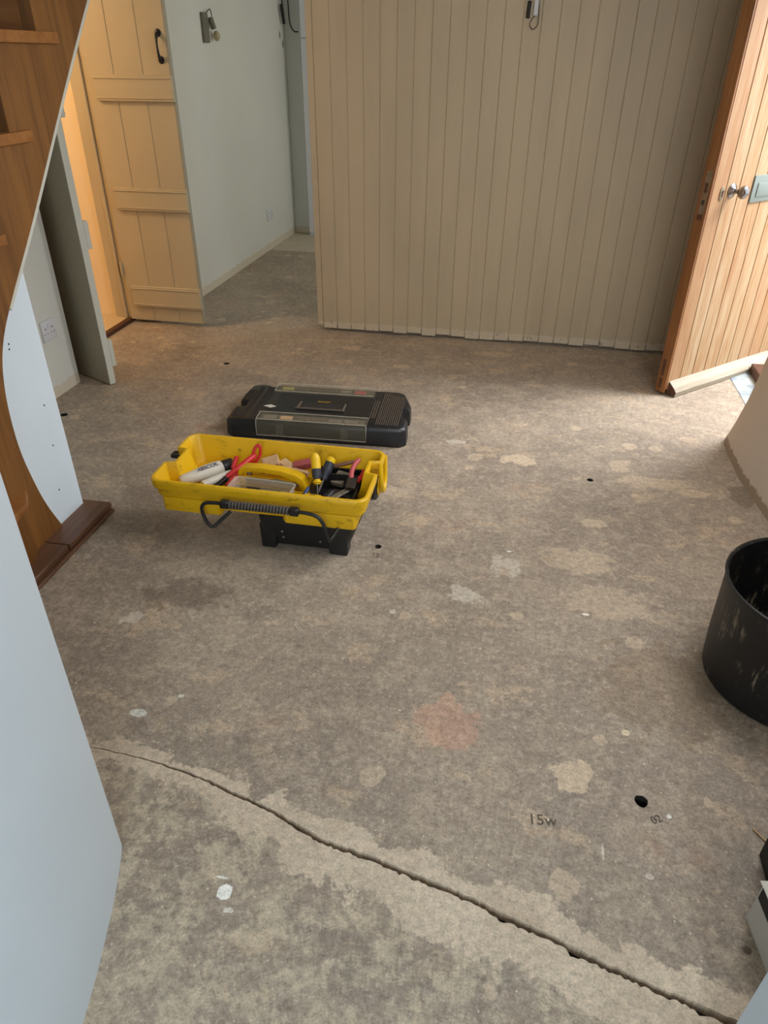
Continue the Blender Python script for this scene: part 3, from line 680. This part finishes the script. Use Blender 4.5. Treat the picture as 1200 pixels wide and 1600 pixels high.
# wheel with yellow fender on the right
b = MB(); R = Matrix.Translation((.318, .128, .150)) @ Matrix.Rotation(math.pi/2, 4, 'Y')
b.lathe([(.016, -.004), (.050, -.004), (.058, .002), (.060, .010), (.058, .030), (.050, .036), (.016, .036)], 36, R); wh = b.build('wheel', M_BLACK, TB, True)
b = MB(); b.lathe([(0, .036), (.036, .036), (.041, .039), (.036, .043), (0, .041)], 32, R); b.build('hub', M_YELC, wh, True)
b = MB(); fr_ = []
P = []
for i in range(15):
    a = math.radians(-70+i*160/14); P.append((.372, .128+math.cos(a)*.054, .178+math.sin(a)*.062))
b.tube([(.366, .096, .255), (.370, .090, .19), (.371, .112, .138), (.371, .140, .132), (.370, .166, .165), (.368, .172, .245)], .009, 8, 5); b.build('fender', M_YELC, TB, True)
b = MB(); b.box(-.412, -.345, .070, .092, .205, .222, .004); b.build('latch_stub', M_BLACK, TB, True)
# wire carrying handle with ribbed grip, hanging off the front of the tray
hz = .224
hd = MB(); hd.tube([(-.100, -.218, hz), (.158, -.218, hz)], .0100, 12); hd = hd.build('handle', M_BLACKIRON, TB, True)
for pts in ([(-.085, -.218, hz), (-.13, -.218, hz), (-.160, -.220, hz-.006), (-.170, -.222, hz-.03), (-.156, -.226, .150), (-.138, -.224, .134), (-.120, -.205, .146), (-.092, -.174, .168)],
            [(.130, -.218, hz), (.185, -.220, hz), (.222, -.222, hz-.008), (.242, -.225, hz-.035), (.252, -.228, .155), (.260, -.226, .132), (.268, -.205, .138), (.278, -.180, .150)]):
    b = MB(); b.tube(pts, .0062, 10, 6); b.build('bail_wire', M_BLACKIRON, hd, True)
for x0, x1 in ((-.104, -.074), (.130, .160)):
    b = MB(); b.box(x0, x1, -.230, -.206, hz-.013, hz+.013, .003); b.build('grip_collar', M_BLACKIRON, hd, True)
for i in range(19):
    x = -.069+i*.0107
    b = MB(); b.lathe([(.010, -.0032), (.0145, -.0022), (.0145, .0022), (.010, .0032)], 14, Matrix.Translation((x, -.218, hz)) @ Matrix.Rotation(math.pi/2, 4, 'Y')); b.build('grip_ring', M_GRIP, hd, True)

TBM = Matrix.Translation((-.768, 2.022, 0)) @ Matrix.Rotation(math.radians(-2.7), 4, 'Z')
def at_tb(x, y, z): return tuple(TBM @ Vector((x, y, z)))
def item(name, x, y, z, rz, label, cat, group=None):
    return empty(name, at_tb(x, y, z), math.radians(-2.7)+rz, label=label, cat=cat, group=group)
# --- contents, each resting on the tray floor or on the tools below
# inner yellow tote with arched handle
t = item('tote_insert', 0, 0, .161, 0, 'small yellow carry insert with an arched handle inside the tool tray', 'tool tray')
b = MB(); b.loft([rrect(-.128, .120, -.035, .030, .008, 0), rrect(-.128, .120, -.035, .030, .008, .038), rrect(-.124, .116, -.031, .026, .006, .038), rrect(-.124, .116, -.031, .026, .006, .004)], True, True); b.build('tray_body', M_YELC, t, True)
arch = [(-.128, .0), (-.130, .052), (-.124, .080), (-.105, .094), (-.04, .100), (.03, .098), (.085, .088), (.108, .076), (.118, .050), (.122, .0), (.104, .0), (.100, .046), (.086, .060), (.03, .080), (-.04, .082), (-.098, .077), (-.110, .068), (-.113, .045), (-.112, .0)]
b = MB(); b.prism(arch, 'y', -.012, .024, .002); b.build('arched_handle', M_YEL, t, True)
# clear lidless box of screws
cbx = item('parts_box', -.012, -.085, .161, .0, 'clear plastic box of small parts in front of the yellow insert', 'parts box')
b = MB(); b.loft([rrect(-.100, .104, -.038, .036, .012, 0), rrect(-.106, .110, -.044, .042, .016, .072), rrect(-.109, .113, -.047, .045, .017, .072), rrect(-.109, .113, -.047, .045, .017, .076), rrect(-.103, .107, -.041, .039, .014, .076), rrect(-.097, .101, -.035, .033, .010, .003)], True, True)
b.build('tub', M_TUB, cbx, True)
for x0, x1, m, nm in ((-.06, -.015, M_BLACK, 'black_block'), (-.010, .055, M_STEEL, 'steel_hinge'), (.062, .09, M_GLASS, 'roll')):
    b = MB(); b.box(x0, x1, -.03, .022, .006, .054, .004, 2); b.build(nm, m, cbx, True)
for i in range(6):
    b = MB(); b.box(-.02+i*.012, -.014+i*.012, -.03, -.004, .055, .060, .001, rot=None); b.build('screw', M_CHROME, cbx)
# white squeeze bottle with black cap
bt = item('glue_bottle', -.262, .02, .196, math.radians(52), 'fat white squeeze bottle with a black cap at the left of the tray', 'bottle')
Ry = Matrix.Rotation(math.pi/2, 4, 'Y')
b = MB(); b.lathe([(0, -.105), (.014, -.103), (.020, -.09), (.023, -.05), (.028, -.01), (.029, .035), (.027, .055), (.016, .064), (0, .064)], 24, Ry); b.build('bottle_body', M_BOTTLE, bt, True)
b = MB(); b.lathe([(0, .060), (.024, .060), (.025, .064), (.024, .098), (.020, .102), (0, .102)], 20, Ry); b.build('cap', M_BLACK, bt, True)
text('printed_text', 'ABSCOE.', .021, M_INK, bt, (.002, -.012, .0275), (.42, 0, 0), .0006)
b2 = item('sealant_bottle', -.205, .006, .190, math.radians(58), 'thin dusty white nozzle tube lying beside the fat white bottle', 'bottle')
b = MB(); b.lathe([(0, -.075), (.014, -.073), (.015, -.03), (.015, .03), (.011, .06), (.010, .072), (0, .074)], 18, Ry); b.build('tube_body', M_BOTTLE, b2, True)
# red handled hacksaw, red loop handle, short and low red grips
def grip(name, p0, p1, r, m, label, cat, extra=None, group=None, flat=1.0):
    p0 = Vector(p0); p1 = Vector(p1); mid = (p0+p1)/2
    o = item(name, 0, 0, 0, 0, label, cat, group)
    d = (p1-p0); L = d.length; q = d.normalized()
    b = MB(); b.tube([p0, p0+q*L*.06, p0+q*L*.3, p0+q*L*.6, p0+q*L*.94, p1], [r*.6, r, r*.95, r*1.05, r*.95, r*.6], 14); b.build('grip', m, o, True)
    if extra: extra(o, p0, p1, q)
    # base of the empty at the lowest end
    return o
def blade(w_, th, L, m, nm='blade'):
    def f(o, p0, p1, q):
        b = MB(); s = q.orthogonal().normalized()
        R = Matrix.Translation(p0) @ q.to_track_quat('X', 'Z').to_matrix().to_4x4()
        b.box(-L, .004, -w_/2, w_/2, -th/2, th/2, min(th, w_)*.2, rot=R); b.build(nm, m, o)
    return f
grip('pry_bar', (-.176, -.005, .200), (-.108, .108, .243), .011, M_RED, 'long red handled cutter, tallest red grip left of the yellow insert', 'pliers', blade(.016, .010, .095, M_BLACKIRON, 'jaw'))
grip('snips', (-.176, .052, .205), (-.168, .080, .243), .009, M_RED, 'short red handle poking up behind the black bottle cap', 'snips', blade(.012, .006, .05, M_BLACKIRON, 'jaw'))
grip('chisel', (-.150, -.055, .192), (-.134, .010, .213), .014, M_RED, 'low thick red grip next to the clear parts box', 'chisel', blade(.014, .006, .03, M_STEEL))
grip('file_handle', (-.222, -.06, .176), (-.176, .040, .178), .009, M_BLACK, 'black handled file lying between white bottle and red grips', 'file')
lp = item('key_saw', 0, 0, 0, 0, 'red loop handle standing up against the back wall of the tray', 'saw')
b = MB(); b.tube([(-.122, .088, .185), (-.117, .100, .232), (-.112, .108, .262), (-.101, .116, .276), (-.092, .116, .270), (-.094, .110, .240), (-.108, .098, .215), (-.118, .090, .188)], .0058, 8, 5); b.build('loop', M_RED, lp, True)
b = MB(); b.box(-.129, -.121, .060, .092, .164, .190, .001); b.build('saw_blade', M_STEEL, lp)
# timber offcuts and abrasive
def slab(name, x, y, z, dx, dy, dz, rz, rx, m, label, cat, ry=0.0):
    o = item(name, x, y, z, rz, label, cat); 
    b = MB(); b.box(-dx/2, dx/2, -dy/2, dy/2, 0, dz, .0015, rot=Matrix.Rotation(rx, 4, 'X') @ Matrix.Rotation(ry, 4, 'Y')); b.build('piece', m, o); return o
slab('wood_offcut', -.046, .110, .196, .060, .048, .040, .5, .35, M_OFFCUT, 'chunky pale wooden offcut behind the yellow insert', 'offcut', -.25)
slab('wood_offcut', .004, .118, .196, .052, .034, .026, -.5, .15, M_OFFCUT, 'small pale wooden offcut right of the chunky one', 'offcut', .2)
slab('wood_offcut', .045, .092, .200, .105, .018, .014, -.12, 0, M_OFFCUT, 'thin strip of pale wood lying along behind the insert handle', 'offcut', .08)
slab('sanding_block', .066, .126, .205, .066, .030, .026, .30, .25, M_SANDP, 'dull red sanding block near the back of the tray', 'sanding block', -.22)
slab('filler_tub', -.088, .122, .170, .05, .05, .045, .2, 0, M_CLEAR, 'cloudy clear tub beside the red loop handle', 'tub')
slab('paint_scraper', .128, .10, .190, .012, .050, .040, .3, .3, M_PENCIL, 'brown wooden stub standing behind the yellow driver', 'handle')
# yellow stubby screwdriver
sd = item('screwdriver', 0, 0, 0, 0, 'yellow and black screwdriver standing upright in the middle of the tray', 'screwdriver')
b = MB(); b.tube([(.131, .066, .300), (.132, .063, .297), (.137, .054, .282), (.145, .036, .256)], [.008, .014, .0165, .0165], 18, 3); b.build('handle', M_YELC, sd, True)
b = MB(); b.tube([(.1445, .037, .258), (.149, .026, .240), (.153, .017, .228)], [.0168, .0165, .013], 16, 3); b.build('rubber_band', M_NAVY, sd, True)
b = MB(); b.tube([(.152, .020, .230), (.154, .013, .222), (.156, .007, .214)], [.011, .016, .011], 16, 3); b.build('collar', M_YELC, sd, True)
b = MB(); b.tube([(.155, .009, .216), (.164, -.018, .165)], .0048, 8); b.build('shank', M_CHROME, sd, True)
s2 = item('screwdriver', 0, 0, 0, 0, 'dark blue rubber screwdriver handle with a yellow end cap', 'screwdriver')
b = MB(); b.tube([(.160, .062, .205), (.166, .088, .228), (.172, .112, .252)], [.012, .0175, .0165], 16, 4); b.build('handle', M_NAVY, s2, True)
b = MB(); b.tube([(.171, .109, .249), (.174, .118, .259), (.175, .121, .262)], [.0168, .0160, .011], 16, 3); b.build('end_cap', M_YELC, s2, True)
b = MB(); b.tube([(.161, .064, .207), (.150, .030, .168)], .004, 8); b.build('shank', M_STEEL, s2, True)
# rasp, stone, pliers, square, file, tape, blue pencil
grip('rasp', (.176, .128, .222), (.254, .140, .247), .0075, M_PENCIL, 'worn brown wooden rasp handle lying along the back wall', 'rasp')
slab('sharpening_stone', .212, .100, .185, .046, .060, .018, -.25, .30, M_STONE, 'flat grey sharpening stone between dark driver and pliers', 'stone')
pl = item('pliers', 0, 0, 0, 0, 'pliers with faded red handle at the right end of the tray', 'pliers')
b = MB(); b.tube([(.262, .062, .222), (.258, .080, .236), (.262, .104, .252), (.272, .128, .262)], .0088, 12, 4); b.build('handle', M_PINK, pl, True)
b = MB(); b.tube([(.282, .058, .214), (.292, .082, .222), (.296, .110, .230)], .0085, 12, 4); b.build('handle', M_RED, pl, True)
b = MB(); b.box(-.018, .018, -.030, .020, -.007, .007, .004, 2, rot=Matrix.Translation((.268, .046, .216)) @ Matrix.Rotation(.35, 4, 'X')); b.build('jaws', M_DSTEEL, pl, True)
sq = item('steel_square', 0, 0, 0, 0, 'dark steel square lying across the right compartment', 'square')
b = MB(); b.box(.200, .292, .000, .040, .176, .186, .002); b.box(.262, .292, -.07, .0, .176, .184, .002); b.build('blade', M_DSTEEL, sq)
grip('drill_bits', (.185, -.050, .175), (.205, .025, .182), .014, M_BLACK, 'black round plug beside the yellow screwdriver tip', 'plug')
fl = item('flat_file', 0, 0, 0, 0, 'flat grey steel file pointing to the front right of the tray', 'file')
b = MB(); b.box(-.050, .050, -.011, .011, -.003, .003, .001, rot=Matrix.Translation((.238, -.012, .196)) @ Matrix.Rotation(math.radians(62), 4, 'Z')); b.build('blade', M_STEEL, fl)
tp = item('tape_measure', .170, -.098, .162, 0, 'yellow tape measure case against the front wall of the tray', 'tape measure')
b = MB(); b.box(-.034, .030, -.030, .030, 0, .062, .010, 3); b.build('case', M_YELC, tp, True)
b = MB(); b.lathe([(0, 0), (.020, 0), (.020, .002), (0, .0025)], 20, Matrix.Translation((-.002, 0, .0615))); b.build('badge', M_BLACK, tp, True)
grip('marker_pen', (.118, -.080, .180), (.132, -.015, .212), .0062, M_BLUE, 'blue marker pen between the clear box and the tape measure', 'pen')
for i, (x, y, rz) in enumerate(((.21, -.10, .3), (.25, -.09, 1.1), (.27, .02, .2))):
    slab('socket_bit', x, y, .162, .03, .05, .025, rz, 0, M_BLACK, ['black drill chuck at the front right of the tray', 'black bit case tucked in the right front corner', 'black clamp head under the pliers'][i], 'tool part')
for i, (x, y, rz, m, lb) in enumerate(((-.05, -.003, .05, M_PENCIL, 'brown carpenter pencil lying inside the yellow insert'), (.045, .0, -.1, M_STEEL, 'grey blunt chisel blade lying inside the yellow insert'))):
    o = item('pencil' if i == 0 else 'blunt_chisel', x, y, .215, rz, lb, 'pencil' if i == 0 else 'chisel')
    b = MB(); b.box(-.05, .05, -.006, .006, -.014, -.002, .002); b.build('shaft', m, o)

# ------------------------------------------------------------------ tool box lid, lying on the floor behind
LID = empty('parts_organiser', (-.8385, 2.904, 0), math.radians(3), label='black tool box lid with clear organiser covers, lying on the floor', cat='organiser')
k2 = 1.0226
lidp = [(-.366, -.176), (.372, -.172), (.398, -.150), (.396, -.060), (.366, -.045), (.366, .036), (.392, .048), (.394, .10), (.356, .222), (.335, .236), (-.262, .232),
        (-.286, .206), (-.312, .228), (-.350, .232), (-.384, .212), (-.396, .10), (-.392, .046), (-.352, .030), (-.352, -.036), (-.396, -.044), (-.396, -.150)]
lidp = [(x*k2, y*k2) for x, y in lidp]
def ring(ins, z): return [(x*(1-ins/.40), y*(1-ins/.21), z) for x, y in lidp]
b = MB(); b.loft([ring(.004, 0), ring(-.002, .006), ring(.0, .070), ring(.007, .084), ring(.016, .090)], True, True)
lb = b.build('shell', M_BLACK, LID, True)
rnd = random.Random(4)
for i in range(12):
    x = .268+i*.0088
    for y0, y1 in (((-.145, .205) if x > .25 else (-.09, .12)),):
        b = MB(); b.box(x, x+.0032, y0, y1-(i*.004), .0895, .0935, .001); b.build('rib', M_RIB, lb)
for i in range(3):
    x = .232+i*.0105; b = MB(); b.box(x, x+.0035, -.085, .11, .0895, .0935, .001); b.build('rib', M_RIB, lb)
for i in range(13):
    x = -.385+i*.0090
    if -.325 < x < -.305: continue
    y1 = .195 if x > -.345 else .15
    y0 = -.150
    if x < -.345:
        for a_, c_ in ((-.150, -.060), (.055, y1)):
            b = MB(); b.box(x, x+.0032, a_, c_, .0895, .0930, .001); b.build('rib', M_RIBD, lb)
    else:
        b = MB(); b.box(x, x+.0032, y0, y1, .0895, .0930, .001); b.build('rib', M_RIBD, lb)
# clear organiser covers
for (x0, x1, y0, y1, side) in ((-.262, .236, -.183, -.102, True), (-.262, .222, .135, .232, False)):
    b = MB()
    if side:
        b.prism([(y0-.004, .020), (y0-.004, .078), (y0+.008, .098), (y1, .101), (y1, .099), (y0+.009, .096), (y0-.002, .077), (y0-.002, .020)], 'x', x0, x1)
    else:
        b.prism([(y0, .088), (y0, .101), (y1, .101), (y1, .088), (y1-.002, .088), (y1-.002, .099), (y0+.002, .099), (y0+.002, .088)], 'x', x0, x1)
    cv = b.build('organiser_cover', M_CLEAR, LID, True)
    b = MB(); zf = .024 if side else .0995
    loop_ = [(x0+.002, y1-.002, .1005), (x1-.002, y1-.002, .1005), (x1-.002, y0+.006, .0985), (x0+.002, y0+.006, .0985), (x0+.002, y1-.002, .1005)]
    b.tube(loop_, .0022, 6)
    if side: b.tube([(x0+.002, y0+.006, .0985), (x0+.002, y0-.004, .078), (x0+.002, y0-.004, .024), (x1-.002, y0-.004, .024), (x1-.002, y0-.004, .078), (x1-.002, y0+.006, .0985)], .0020, 6)
    b.build('cover_rim', M_TUB, cv, True)
    if side:
        for xx in (-.17, .12):
            b = MB(); b.box(xx, xx+.034, y0-.010, y0-.003, .030, .080, .002); b.build('cover_clip', M_CLEAR, cv)
    if True:
        b = MB(); b.box(x0+.012, x1-.012, y0+(.016 if side else .010), y1-.008, .0885, .0915, .002); b.build('parts_tray', M_RIB, cv)
    for i in range(6):
        xx = x0+.03+i*(x1-x0-.06)/6; m = rnd.choice([M_RIB, M_STONE, M_OFFCUT, M_STEEL, M_SANDP, M_RIB])
        if not side and i == 0: m = M_YLABEL
        b = MB(); b.box(xx, xx+.055, (y0+y1)/2-.016, (y0+y1)/2+.016, .0912, .0965, .0015); b.build('small_parts' if not (not side and i == 0) else 'paper_label', m, cv)
# centre plate with a recessed handle
b = MB(); b.box(-.225, .225, -.092, .120, .0895, .0945, .003); b.build('centre_plate', M_BLACK, LID)
b = MB(); b.box(-.100, .096, -.030, .030, .0935, .0952); b.build('handle_recess', M_HOLE, LID)
b = MB(); b.tube([(-.104, .034, .096), (-.106, -.030, .098), (-.100, -.040, .099), (.094, -.042, .099), (.104, -.034, .098), (.104, .030, .096)], .0050, 8, 4); b.build('lid_handle', M_RIB, LID, True)
b = MB(); b.prism([(-.268, -.030), (-.232, -.046), (-.205, -.030), (-.238, -.012)], 'z', .0935, .0946); b.build('sticker', M_STICKER, LID)
text('brand_text', 'STANLEY', .014, M_YELC, LID, (0, .050, .0950), (0, 0, 0), .0003)

# ------------------------------------------------------------------ bucket
BK = empty('bucket', (.868, 1.599, 0), 0, label='large black builder bucket, scuffed with cement, by the right wall', cat='bucket')
b = MB(); b.lathe([(0, 0), (.205, 0), (.214, .006), (.216, .012), (.2215, .10), (.2260, .30), (.2310, .316), (.2310, .322), (.2265, .324), (.2215, .318), (.2150, .10), (.208, .014), (0, .012)], 64)
b.build('body', M_BLACKG, BK, True)
BK.location = (.838, 1.60, 0)

# carton with black tape bottom right
CT = empty('carton', (.580, .885, 0), math.radians(-82), label='pale carton with black tape along its top, at the bottom right', cat='carton')
b = MB(); b.prism([(0, 0), (.26, 0), (.26, .24), (.0, .24)], 'z', 0, .125, .003); b.build('box', M_CARTON, CT)
b = MB(); b.box(-.004, .262, -.006, .030, .1255, .1275, .0008); b.build('flap', M_EDGE_WHITE, CT)
b = MB(); b.box(.012, .262, .004, .040, .128, .130, .0008); b.box(.012, .262, -.0075, -.0065, .095, .128); b.build('tape', M_TAPE, CT)
bs = empty('offcut_strip', (.64, 1.095, 0), 0, label='black strip end on the floor behind the pale carton', cat='strip')
b = MB(); b.box(.0, .03, -.16, -.06, 0, .20, .002); b.build('strip', M_TAPE, bs)
sk = MB(); sk.tube([(.641, 1.095, .003), (.70, 1.02, .003)], .002, 6); tag(sk.build('splinter', M_OFFCUT), 'thin pale splinter of wood lying on the floor near the carton', 'splinter')
